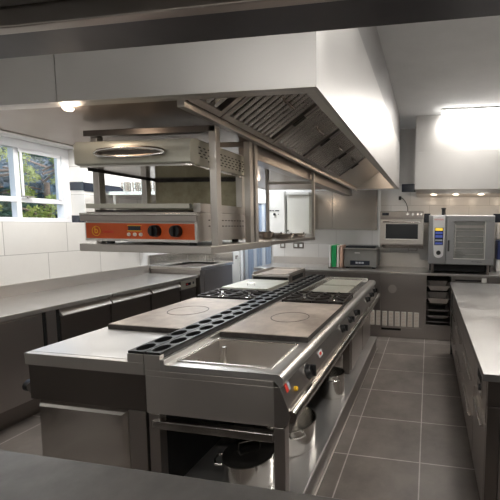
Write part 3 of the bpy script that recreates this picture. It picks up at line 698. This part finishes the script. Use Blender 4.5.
# sink unit
sk = thing('sink_unit', (-3.45, 4.9, 0), 'stainless sink unit standing at the far end of the refrigerated counter', 'sink')
sx0, sx1, sy0, sy1 = -3.86, -3.06, 4.345, 5.15
MB().box(sx0, sx1, sy0, sy0 + .1, .96, 1.0).box(sx0, sx1, sy1 - .08, sy1, .96, 1.0).box(sx0, sx0 + .12, sy0 + .1, sy1 - .08, .96, 1.0).box(sx1 - .1, sx1, sy0 + .1, sy1 - .08, .96, 1.0).build('sink_top', 'steel_bright', sk, bevel=.003)
MB().box(sx0 + .115, sx0 + .12, sy0 + .1, sy1 - .08, .78, .99).box(sx1 - .105, sx1 - .10, sy0 + .1, sy1 - .08, .78, .99).box(sx0 + .12, sx1 - .1, sy0 + .095, sy0 + .1, .78, .99).box(sx0 + .12, sx1 - .1, sy1 - .08, sy1 - .075, .78, .99).box(sx0 + .12, sx1 - .1, sy0 + .1, sy1 - .08, .775, .78).build('basin', 'steel', sk)
MB().box(sx0, sx1, sy1, sy1 + .015, .96, 1.15).box(XL + .002, sx0, sy0, sy1, .96, 1.15).build('splashback', 'steel_bright', sk, bevel=.002)
MB().box(sx0 + .01, sx1 - .02, sy0 + .005, sy0 + .09, .02, .96).box(sx1 - .04, sx1 - .015, sy0 + .09, sy1, .02, .96).build('cabinet', 'steel_dull', sk)
MB().tube([(-3.50, 5.10, 1.0), (-3.50, 5.10, 1.16), (-3.50, 5.06, 1.20), (-3.50, 4.99, 1.19), (-3.50, 4.97, 1.14)], .012, 10).cyl((-3.56, 5.10, 1.0), (-3.56, 5.10, 1.05), .012).cyl((-3.44, 5.10, 1.0), (-3.44, 5.10, 1.05), .012).build('tap', 'steel_bright', sk, smooth=True)

# wall shelf with pots, seen through the grill
ws = thing('wall_shelf', (-3.5, 3.9, 1.93), 'stainless shelf on the window wall behind the grill, holding small pots', 'shelf')
box(XL + .008, -3.10, 3.62, 4.45, 1.925, 1.965).build('shelf_board', 'steel_bright', ws, bevel=.003)
MB().box(-3.70, -3.67, 3.66, 3.70, 1.60, 1.925).box(XL + .008, -3.70, 3.66, 3.70, 1.60, 1.63).build('bracket', 'steel', ws)
box(XL + .008, -3.10, 4.43, 4.45, 1.60, 1.925).build('end_panel', 'steel_bright', ws)
sp = []
lab = ['small steel pot at the left end of the row on the wall shelf', 'second small steel pot from the left on the wall shelf', 'middle small steel pot on the wall shelf', 'fourth small steel pot from the left on the wall shelf', 'small steel pot at the right end of the row on the wall shelf']
t0 = thing('small_pot', (0, 0, 0), lab[0], 'pot', 'small pots on the wall shelf')
MB().lathe((0, 0, 0), [(0, 0), (.052, 0), (.055, .004), (.055, .12), (.059, .124), (.053, .124), (.053, .006), (0, .006)], 28).build('pot_body', 'steel_bright', t0, smooth=True)
MB().tube([(0, -.055, .10), (0, -.085, .105), (0, -.085, .05), (0, -.055, .045)], .005, 8).build('handle', 'steel_bright', t0, smooth=True)
for i in range(5):
    loc = (-3.62 + i * .125, 3.78 + .03 * (i % 2), 1.965)
    if i == 0: t0.location = loc
    else: copy_tree(t0, None, loc, lab[i])

# ------------------------------------------------------------------ back wall equipment
boi = thing('water_boiler', (-2.45, 5.5, 1.5), 'white wall-hung boiler with small dark dials beside the strip curtain', 'boiler')
box(-2.60, -2.28, 5.38, YB - .001, 1.46, 2.13).build('casing', 'white', boi, bevel=.008)
MB().box(-2.54, -2.50, 5.374, 5.381, 1.81, 1.825).box(-2.485, -2.46, 5.374, 5.381, 1.81, 1.825).box(-2.44, -2.37, 5.374, 5.381, 1.81, 1.825).build('label_strip', 'display', boi)
MB().cyl((-2.45, 5.381, 1.76), (-2.45, 5.368, 1.76), .020).cyl((-2.385, 5.381, 1.76), (-2.385, 5.374, 1.76), .007).build('dial', 'black', boi, smooth=True)
wc = thing('wall_cabinet', (-2.06, 5.5, 1.5), 'cream wall cabinet between the boiler and the steel wall panels', 'cabinet')
box(-2.235, -1.87, 5.38, YB - .001, 1.46, 2.06).build('casing', 'cream', wc, bevel=.005)
box(-2.245, -1.86, 5.36, YB - .001, 2.065, 2.11).build('top_cap', 'white', wc, bevel=.005)
MB().cyl((-2.22, 5.38, 1.50), (-2.22, 5.36, 1.50), .012).build('knob', 'black', wc)
box(-2.275, -2.24, 5.55, YB - .001, 1.48, 2.05).build('side_gap_shade', 'rubber', wc)  # shade of the gap beside the boiler, drawn as a black block
for i, (a, c) in enumerate(((-1.853, -1.565), (-1.560, -.82))):
    p_ = box(a, c, YB - .02, YB - .001, 1.52, 2.16).build('wall_panel', 'steel_panel', loc=((a + c) / 2, YB, 1.52), bevel=.002)
    tag(p_, ['narrow stainless splash panel on the back wall beside the cream cabinet', 'wide stainless splash panel on the back wall above the cutting boards'][i], 'panel')
struct(box(-.80, -.765, YB - .03, YB - .001, 1.05, 2.15).build('trim_3', 'plaster'))
# sockets
def socket(x0, x1, label):
    s_ = thing('wall_socket', ((x0 + x1) / 2, YB, 1.2), label, 'socket')
    box(x0, x1, YB - .012, YB - .001, 1.20, 1.30).build('face_plate', 'steel_dark', s_, bevel=.002)
    k = 1 if x1 - x0 < .12 else 2
    for i in range(k):
        c_ = x0 + (i + .5) * (x1 - x0) / k; box(c_ - .025, c_ + .025, YB - .0135, YB - .012, 1.225, 1.275).build('insert', 'white_pl', s_)
socket(-2.475, -2.385, 'single steel wall switch plate below the boiler')
socket(-2.24, -2.06, 'double steel wall socket below the cream cabinet')

# back counter
bc = thing('back_counter', (-.3, 5.3, 0), 'stainless counter running along the back wall', 'counter')
CT = .945
box(-2.6, 2.2, 4.94, YB - .015, CT - .035, CT).build('worktop', 'bench_top', bc, bevel=.005)
box(-2.6, 2.2, YB - .014, YB - .001, CT - .03, 1.06).build('splashback', 'steel', bc, bevel=.002)
box(-.74, -.13, YB - .03, YB - .0145, 1.0, 1.17).build('splash_panel', 'steel', bc, bevel=.002)
box(-2.55, -.66, 4.97, 5.6, .0, CT - .035).build('cabinet', 'steel_dull', bc)
box(-.655, -.045, 4.955, 5.6, .0, CT - .036).build('front_panel', 'steel_dull', bc, bevel=.002)
box(-.66, -.07, 4.945, 4.954, .0, .145).build('kick_panel', 'steel_dull', bc, bevel=.001)
box(-.64, -.36, 4.943, 4.946, .105, .135).build('kick_slot', 'void', bc)
MB().cyl((-.49, 4.956, .70), (-.49, 4.952, .70), .06, .06, 32).build('round_badge', 'steel', bc)
# tray niche
n_ = MB().box(-.045, -.012, 4.955, 5.6, 0, CT - .036).box(.325, .36, 4.955, 5.6, 0, CT - .036).box(-.012, .325, 4.955, 5.6, 0, .21).box(-.012, .325, 5.58, 5.6, .21, CT - .036)
n_.build('tray_niche', 'steel_dull', bc, bevel=.001)
box(-.012, .325, 5.56, 5.58, .21, CT - .04).build('niche_back', 'void', bc)
for z in (.765, .59, .425, .345, .255):
    for x in (-.012, .311): box(x, x + .014, 4.97, 5.5, z - .012, z - .0065).build('runner', 'steel', bc)
box(.365, .80, 4.955, 5.6, 0, CT - .036).build('cabinet', 'steel_dull', bc, bevel=.002)
box(.375, .72, 4.950, 4.956, .845, .868).build('handle_slot', 'void', bc)
box(.725, .79, 4.948, 4.956, .835, .895).build('tag_plate', 'cream', bc)
box(.805, 2.2, 4.955, 5.6, 0, CT - .036).build('cabinet', 'steel_dull', bc, bevel=.002)
def gn(z, d, label):
    x0_, x1_, y0_, y1_ = -.004, .317, 4.965, 5.45
    t_ = MB()
    t_.box(x0_, x1_, y0_, y0_ + .014, z - .006, z).box(x0_, x1_, y1_ - .014, y1_, z - .006, z).box(x0_, x0_ + .014, y0_, y1_, z - .006, z).box(x1_ - .014, x1_, y0_, y1_, z - .006, z)
    q = .045; r_ = .05; d *= .72
    t_.add([(x0_ + .012, y0_ + .012, z - .003), (x1_ - .012, y0_ + .012, z - .003), (x1_ - .012, y1_ - .012, z - .003), (x0_ + .012, y1_ - .012, z - .003),
            (x0_ + r_, y0_ + q, z - d), (x1_ - r_, y0_ + q, z - d), (x1_ - r_, y1_ - q, z - d), (x0_ + r_, y1_ - q, z - d)],
           [(0, 1, 5, 4), (1, 2, 6, 5), (2, 3, 7, 6), (3, 0, 4, 7), (4, 5, 6, 7)])
    o_ = t_.build('gastronorm_pan', 'steel', loc=(.157, 5.2, z)); o_['group'] = 'steel pans in the counter niche'
    tag(o_, label, 'pan', 'steel pans in the counter niche')
gn(.765, .10, 'topmost steel pan in the niche of the back counter')
gn(.59, .11, 'second steel pan from the top in the counter niche')
gn(.425, .05, 'shallow steel pan in the middle of the counter niche')
gn(.345, .075, 'fourth steel pan from the top in the counter niche')
gn(.258, .035, 'lowest and shallowest steel pan in the counter niche')
# white ventilation louvres
lv = None
for i in range(8):
    x = -.628 + (i - 0) * .0905 if i < 6 else -.628 - (i - 5) * .0905
    lab_ = ['third', 'fourth', 'fifth', 'sixth', 'seventh', 'rightmost', 'second', 'leftmost'][i]
    lb = '%s of the eight white slatted vent plates low on the back counter front' % lab_ if i not in (5, 7) else lab_ + ' white slatted vent plate low on the back counter front'
    yf = 4.955 if x > -.66 else 4.97
    if lv is None:
        lv = thing('vent_plate', (x, yf, .165), lb, 'vent', 'white vent plates on the back counter')
        box(x, x + .068, yf - .010, yf, .165, .375).build('plate', 'cream', lv, bevel=.002)
        m_ = MB()
        for j in range(9): m_.box(x + .010, x + .058, yf - .0125, yf - .010, .182 + j * .021, .186 + j * .021)
        m_.build('slats', 'tan_pl', lv)
    else: copy_tree(lv, None, (x, yf, .165), lb)

# cutting boards
br_ = thing('board_rack', (-1.38, 5.3, CT), 'small dark steel rack holding the upright cutting boards', 'rack')
MB().box(-1.49, -1.275, 5.15, 5.17, CT, CT + .02).box(-1.49, -1.275, 5.45, 5.47, CT, CT + .02).build('base', 'steel_dark', br_)
d_ = MB()
for x in (-1.49, -1.455, -1.37, -1.325, -1.28): d_.box(x, x + .004, 5.15, 5.165, CT + .02, CT + .08)
d_.build('dividers', 'steel_dark', br_)
for (x0_, x1_, m_, lb) in ((-1.484, -1.460, 'white_pl', 'white cutting board left of the green board, standing in the rack'), (-1.449, -1.375, 'green', 'thick green cutting board standing upright by the grey packing machine'),
                           (-1.364, -1.332, 'cream', 'cream cutting board just right of the green board'), (-1.319, -1.286, 'tan_pl', 'beige-red cutting board next to the grey packing machine')):
    o_ = box(x0_, x1_, 5.18, 5.44, CT + .02 if 0 else CT + .0005, 1.29).build('cutting_board', m_, loc=((x0_ + x1_) / 2, 5.31, CT), bevel=.005)
    tag(o_, lb, 'cutting board', 'cutting boards in the rack')
# vacuum packer
vp = thing('vacuum_packer', (-1.0, 5.4, CT), 'grey vacuum packing machine with blue-lit panel on the back counter', 'machine')
MB().prism([(5.22, .965), (5.22, 1.10), (5.25, 1.235), (5.60, 1.235), (5.60, .965)], 0, -1.265, -.765).build('casing', 'packer', vp, bevel=.008)
box(-1.27, -.76, 5.215, 5.60, 1.236, 1.252).build('lid_frame', 'steel', vp, bevel=.004)
MB().prism([(5.24, 1.253), (5.30, 1.285), (5.55, 1.285), (5.59, 1.253)], 0, -1.25, -.78).build('lid', 'glass_dark', vp, bevel=.006)
pp = MB().box(-1.165, -.865, 5.214, 5.22, .995, 1.065).build('control_panel', 'display', vp, bevel=.002)
mm = MB()
for i in range(3): mm.box(-1.08 + i * .045, -1.045 + i * .045, 5.2125, 5.214, 1.02, 1.045)
mm.build('lit_digits', 'curtain2', pp)
box(-1.10, -1.02, 5.234, 5.238, 1.175, 1.185).build('badge', 'white_pl', vp)
for x in (-1.22, -.81): box(x - .02, x + .02, 5.24, 5.56, CT, .966).build('foot', 'rubber', vp)

# wall mounted cheese melter
cm = thing('toaster_grill', (-.39, 5.4, 1.25), 'stainless glass-fronted toaster grill mounted on the back wall left of the combi oven', 'grill')
cx0, cx1, cy0 = -.715, -.075, 5.2
box(cx0, cx1, cy0 + .02, YB - .012, 1.31, 1.72).build('casing', 'steel_dull', cm, bevel=.006)
fp = MB().prism([(cy0 + .02, 1.70), (cy0 + .02, 1.80), (cy0 + .06, 1.81), (YB - .012, 1.81), (YB - .012, 1.70)], 0, cx0, cx1).build('control_panel', 'steel_dull', cm, bevel=.004)
box(cx0 + .03, cx0 + .13, cy0 + .016, cy0 + .021, 1.745, 1.785).build('display', 'display', fp)
for x in (-.31, -.235, -.16, -.11): MB().cyl((x, cy0 + .02, 1.765), (x, cy0 + .004, 1.765), .017, .015, 18).build('control_knob', 'steel_bright', fp, smooth=True)
dd = MB().box(cx0, cx1, cy0, cy0 + .018, 1.62, 1.69).box(cx0, cx1, cy0, cy0 + .018, 1.33, 1.40).box(cx0, cx0 + .08, cy0, cy0 + .018, 1.40, 1.62).box(cx1 - .08, cx1, cy0, cy0 + .018, 1.40, 1.62).build('door', 'steel', cm, bevel=.002)
box(cx0 + .08, cx1 - .08, cy0 + .008, cy0 + .014, 1.40, 1.62).build('door_glass', 'glass_dark', dd)
MB().box(cx0 + .08, cx1 - .08, cy0 - .001, cy0 + .003, 1.395, 1.405).box(cx0 + .08, cx0 + .088, cy0 - .001, cy0 + .003, 1.40, 1.62).build('glass_trim', 'steel_bright', dd)
MB().tube([(cx0 + .04, cy0, 1.652), (cx0 + .04, cy0 - .035, 1.652), (cx1 - .04, cy0 - .035, 1.652), (cx1 - .04, cy0, 1.652)], .010, 10).build('door_handle', 'steel_bright', dd, smooth=True)
MB().box(cx0, cx0 + .03, cy0 + .05, YB - .012, 1.27, 1.31).box(cx1 - .03, cx1, cy0 + .05, YB - .012, 1.27, 1.31).box(cx0, cx1, YB - .03, YB - .012, 1.24, 1.30).build('wall_bracket', 'steel_dark', cm, bevel=.002)
MB().box(-.30, -.16, cy0 + .1, cy0 + .13, 1.225, 1.232).box(-.30, -.29, cy0 + .1, cy0 + .13, 1.23, 1.31).box(-.17, -.16, cy0 + .1, cy0 + .13, 1.23, 1.31).build('crumb_tray', 'steel_dark', cm)
cb = MB().tube([(-.46, YB - .008, 2.03), (-.44, YB - .03, 2.035), (-.40, YB - .035, 2.01), (-.36, YB - .03, 1.95), (-.335, YB - .03, 1.88), (-.33, YB - .035, 1.813)], .006, 8)
cb.box(-.48, -.44, YB - .012, YB - .001, 2.0, 2.06)
tag(cb.build('power_cable', 'rubber', loc=(-.4, YB, 1.9), smooth=True), 'black cable curving down the wall to the toaster grill', 'cable')

# combi oven
co = thing('combi_oven', (.43, 5.25, CT), 'grey combi steam oven with oval control panel and glass door', 'oven')
ox0, ox1, oy, oz0, oz1 = 0.0, .862, 4.90, 1.075, 1.745
box(ox0, ox1, oy + .02, 5.55, oz0, oz1).build('casing', 'combi', co, bevel=.006)
box(ox0, .232, oy, oy + .019, oz0 + .005, oz1 - .003).build('control_column', 'combi', co, bevel=.005)
DX0, DX1 = .238, .852
od = MB().box(DX0, DX1, oy - .02, oy + .019, 1.665, oz1 - .008).box(DX0, DX1, oy - .02, oy + .019, oz0 + .01, 1.16).box(DX0, .335, oy - .02, oy + .019, 1.16, 1.665).box(.74, DX1, oy - .02, oy + .019, 1.16, 1.665).build('door', 'combi', co, bevel=.004)
box(.335, .74, oy - .006, oy, 1.16, 1.665).build('door_glass', 'glass', od)
MB().box(.335, .74, oy - .022, oy - .017, 1.157, 1.166).box(.735, .742, oy - .022, oy - .017, 1.16, 1.665).build('glass_trim', 'cream', od)
MB().box(.338, .737, oy + .0185, oy + .0195, 1.165, 1.66).build('cavity_front', 'packer', co)
ins = MB()
for z in (1.22, 1.30, 1.38, 1.46, 1.54):
    ins.box(.36, .72, oy + .004, oy + .010, z, z + .006)
ins.box(.35, .36, oy + .004, oy + .012, 1.18, 1.62).box(.72, .73, oy + .004, oy + .012, 1.18, 1.62).build('rack', 'steel_bright', co)
box(.36, .73, oy + .002, oy + .012, 1.575, 1.61).build('cavity_lamp_bar', 'steel_dull', co)
box(.255, .278, oy - .06, oy - .042, 1.26, 1.41).build('door_handle', 'rubber', od, bevel=.005)
MB().box(.260, .273, oy - .042, oy - .02, 1.275, 1.29).box(.260, .273, oy - .042, oy - .02, 1.38, 1.395).build('handle_mount', 'rubber', od)
oval = [(.055, 1.73), (.215, 1.73), (.213, 1.45), (.205, 1.30)] + [(.137 + .064 * math.cos(a) * 1.0, 1.215 - .05 * math.sin(a)) for a in [i * PI / 10 for i in range(11)]] + [(.068, 1.30), (.058, 1.45)]
cp = MB().prism(oval, 1, oy - .008, oy - .0002).build('control_panel', 'white_pl', co, bevel=.003)
box(.078, .196, oy - .0105, oy - .008, 1.34, 1.575).build('screen', 'display', cp)
for z0_, z1_, m_ in ((1.535, 1.57, 'display_yel'), (1.49, 1.52, 'display_blue'), (1.44, 1.475, 'display_blue'), (1.395, 1.415, 'curtain2'), (1.35, 1.375, 'display_blue')):
    box(.088, .186, oy - .012, oy - .0105, z0_, z1_).build('screen_field', m_, cp)
MB().cyl((.137, oy - .008, 1.235), (.137, oy - .026, 1.235), .032, .028, 24).build('selector_knob', 'black', cp, smooth=True)
text('RATIONAL', .026, (.136, oy - .0085, 1.685), FACE_Y, 'red', cp, extr=.001)
text('SelfCooking Center', .017, (.64, oy - .0205, 1.125), FACE_Y, 'display', od)
MB().cyl((.20, 5.1, oz1), (.20, 5.1, 1.83), .028).cyl((.20, 5.1, 1.83), (.20, 5.1, 1.85), .034).build('vent_pipe', 'black', co, smooth=True)
MB().box(ox0 + .02, ox1 - .02, 5.0, 5.5, CT + .03, oz0).build('under_oven_shade', 'void', co)  # black block drawn as the shade under the oven, between its feet
for x in (.06, .80): MB().cyl((x, 4.98, CT), (x, 4.98, oz0), .022).build('foot', 'steel_dark', co)
# things at the far right
dp = thing('towel_dispenser', (1.08, 5.6, 1.4), 'white wall dispenser with black dot at the right edge', 'dispenser')
box(1.0, 1.25, 5.52, YB - .001, 1.42, 1.64).build('casing', 'white', dp, bevel=.01)
MB().cyl((1.06, 5.52, 1.50), (1.06, 5.514, 1.50), .02).build('sight_hole', 'black', dp)
bb = thing('storage_tub', (1.1, 5.42, CT), 'dark blue tub with white base on the counter right of the combi oven', 'tub')
box(.98, 1.22, 5.32, 5.52, 1.12, 1.40).build('tub', 'blue', bb, bevel=.012)
box(.97, 1.23, 5.31, 5.53, CT, 1.119).build('base', 'white', bb, bevel=.012)

# ------------------------------------------------------------------ right island
ri = thing('island_counter', (.8, 3.1, 0), 'stainless island counter with drawers on the right of the aisle', 'counter')
IX, IY0, IY1 = .272, 1.70, 4.48
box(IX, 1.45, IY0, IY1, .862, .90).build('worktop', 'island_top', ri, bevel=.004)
box(.325, 1.40, IY0 + .06, IY1 - .03, .12, .862).build('cabinet', 'steel_dark', ri)
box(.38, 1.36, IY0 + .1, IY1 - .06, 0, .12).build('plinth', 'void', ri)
MB().box(.302, .325, IY1 - .06, IY1 - .03, 0, .862).build('end_post_shade', 'void', ri)  # black carries the shadow at the body's far end too
box(.302, .362, IY0 + .025, IY0 + .06, .05, .725).build('end_panel', 'steel_dark', ri, bevel=.002)
box(.302, .362, IY0 + .03, IY0 + .06, .73, .86).build('end_panel', 'steel_dark', ri, bevel=.002)
box(.368, 1.42, IY0 + .04, IY0 + .06, .05, .86).build('end_panel', 'steel_dull', ri, bevel=.002)
th = box(.306, .325, 1.80, 2.24, .60, .85).build('thermostat_panel', 'steel_dull', ri, bevel=.003)
box(.303, .306, 1.92, 2.10, .665, .80).build('thermostat_frame', 'steel_bright', th, bevel=.002)
box(.3015, .303, 1.95, 2.07, .74, .785).build('display', 'void', th); MB().cyl((.303, 2.0, .70), (.295, 2.0, .70), .018).build('dial', 'black', th)
ys = [2.25, 2.98, 3.71, 4.42]
for i in range(3):
    a, c = ys[i] + .006, ys[i + 1] - .006
    for (z0_, z1_) in ((.62, .85), (.37, .61), (.13, .36)):
        d = box(.308, .325, a, c, z0_, z1_).build('drawer', 'steel_dull', ri, bevel=.003)
        box(.290, .308, a + .10, c - .10, z1_ - .035, z1_ - .022).build('drawer_handle', 'steel_bright', d, bevel=.002)
dd = box(.308, .325, 1.80, 2.24, .13, .59).build('door', 'steel_dull', ri, bevel=.003)
box(.290, .308, 1.86, 2.18, .545, .558).build('door_handle', 'steel_bright', dd, bevel=.002)

# ------------------------------------------------------------------ lights
area('batten_light', (.915, 4.80, ZC - .065), 1.5, .1, 34)
area('batten_light', (.485, 1.775, ZC - .065), .1, 1.1, 21)
area('batten_light', (-1.1, -1.535, ZC - .065), 1.5, .1, 26)  # added lamp behind the pass, lights the viewer's side
area('batten_light', (-3.05, 2.915, ZC - .065), .85, .1, 40)  # light of the added window-side batten
area('batten_light', (-3.2, 5.015, ZC - .065), .9, .1, 42, (.88, .94, 1))  # added lamp brightening the sink corner
def spot(loc, e, r=.04, col=(1, .80, .6)):
    l_ = bpy.data.lights.new('lamp', 'POINT'); l_.energy = e; l_.color = col; l_.shadow_soft_size = r
    o_ = bpy.data.objects.new('hood_lamp_light', l_); o_.location = loc; COL.objects.link(o_)
for (x, y, z, e) in ((-.53, 4.6, 2.46, 6), (-.53, 2.0, 2.46, 6), (-1.585, 1.37, 2.06, .6), (-2.0, 3.9, 2.07, 1.5)): spot((x, y, z), e)  # third one is the added streak lamp
for x in (.06, .36, .70, 1.1): spot((x, BY + .14, 1.99), 1.2)
sun = bpy.data.lights.new('sun', 'SUN'); sun.energy = 2.2; sun.angle = .02; sun.color = (1, .93, .8)
so = bpy.data.objects.new('sun', sun); so.rotation_euler = (math.radians(-25), math.radians(48), 0); COL.objects.link(so)
W = bpy.data.worlds.new('sky'); SC.world = W; W.use_nodes = True
bg = W.node_tree.nodes['Background']; sk_ = W.node_tree.nodes.new('ShaderNodeTexSky'); sk_.sky_type = 'NISHITA'; sk_.sun_disc = False; sk_.sun_elevation = math.radians(40); sk_.sun_rotation = math.radians(90)
W.node_tree.links.new(sk_.outputs[0], bg.inputs[0]); bg.inputs[1].default_value = .38

# ------------------------------------------------------------------ camera (crop of a wide frame, hence the shift)
cam = bpy.data.cameras.new('camera'); co_ = bpy.data.objects.new('camera', cam); COL.objects.link(co_)
cam.sensor_width = 36; cam.sensor_fit = 'HORIZONTAL'; cam.lens = 353.3 / 500 * 36
cam.shift_x = (250 - 367.34) / 500; cam.shift_y = (255.69 - 250) / 500; cam.clip_start = .02; cam.clip_end = 200
r0 = Vector((.98522904, .17097444, .00956421)); r1 = Vector((.02410947, -.08320013, -.99624117)); r2 = Vector((-.16953603, .98175632, -.08609329))
mw = Matrix((( r0.x, -r1.x, -r2.x, 0), (r0.y, -r1.y, -r2.y, 0), (r0.z, -r1.z, -r2.z, 1.6), (0, 0, 0, 1)))
co_.matrix_world = mw
SC.camera = co_
SC.view_settings.view_transform = 'Standard'; SC.view_settings.look = 'None'; SC.view_settings.gamma = 1; SC.view_settings.use_curve_mapping = False
SC.view_settings.exposure = .15
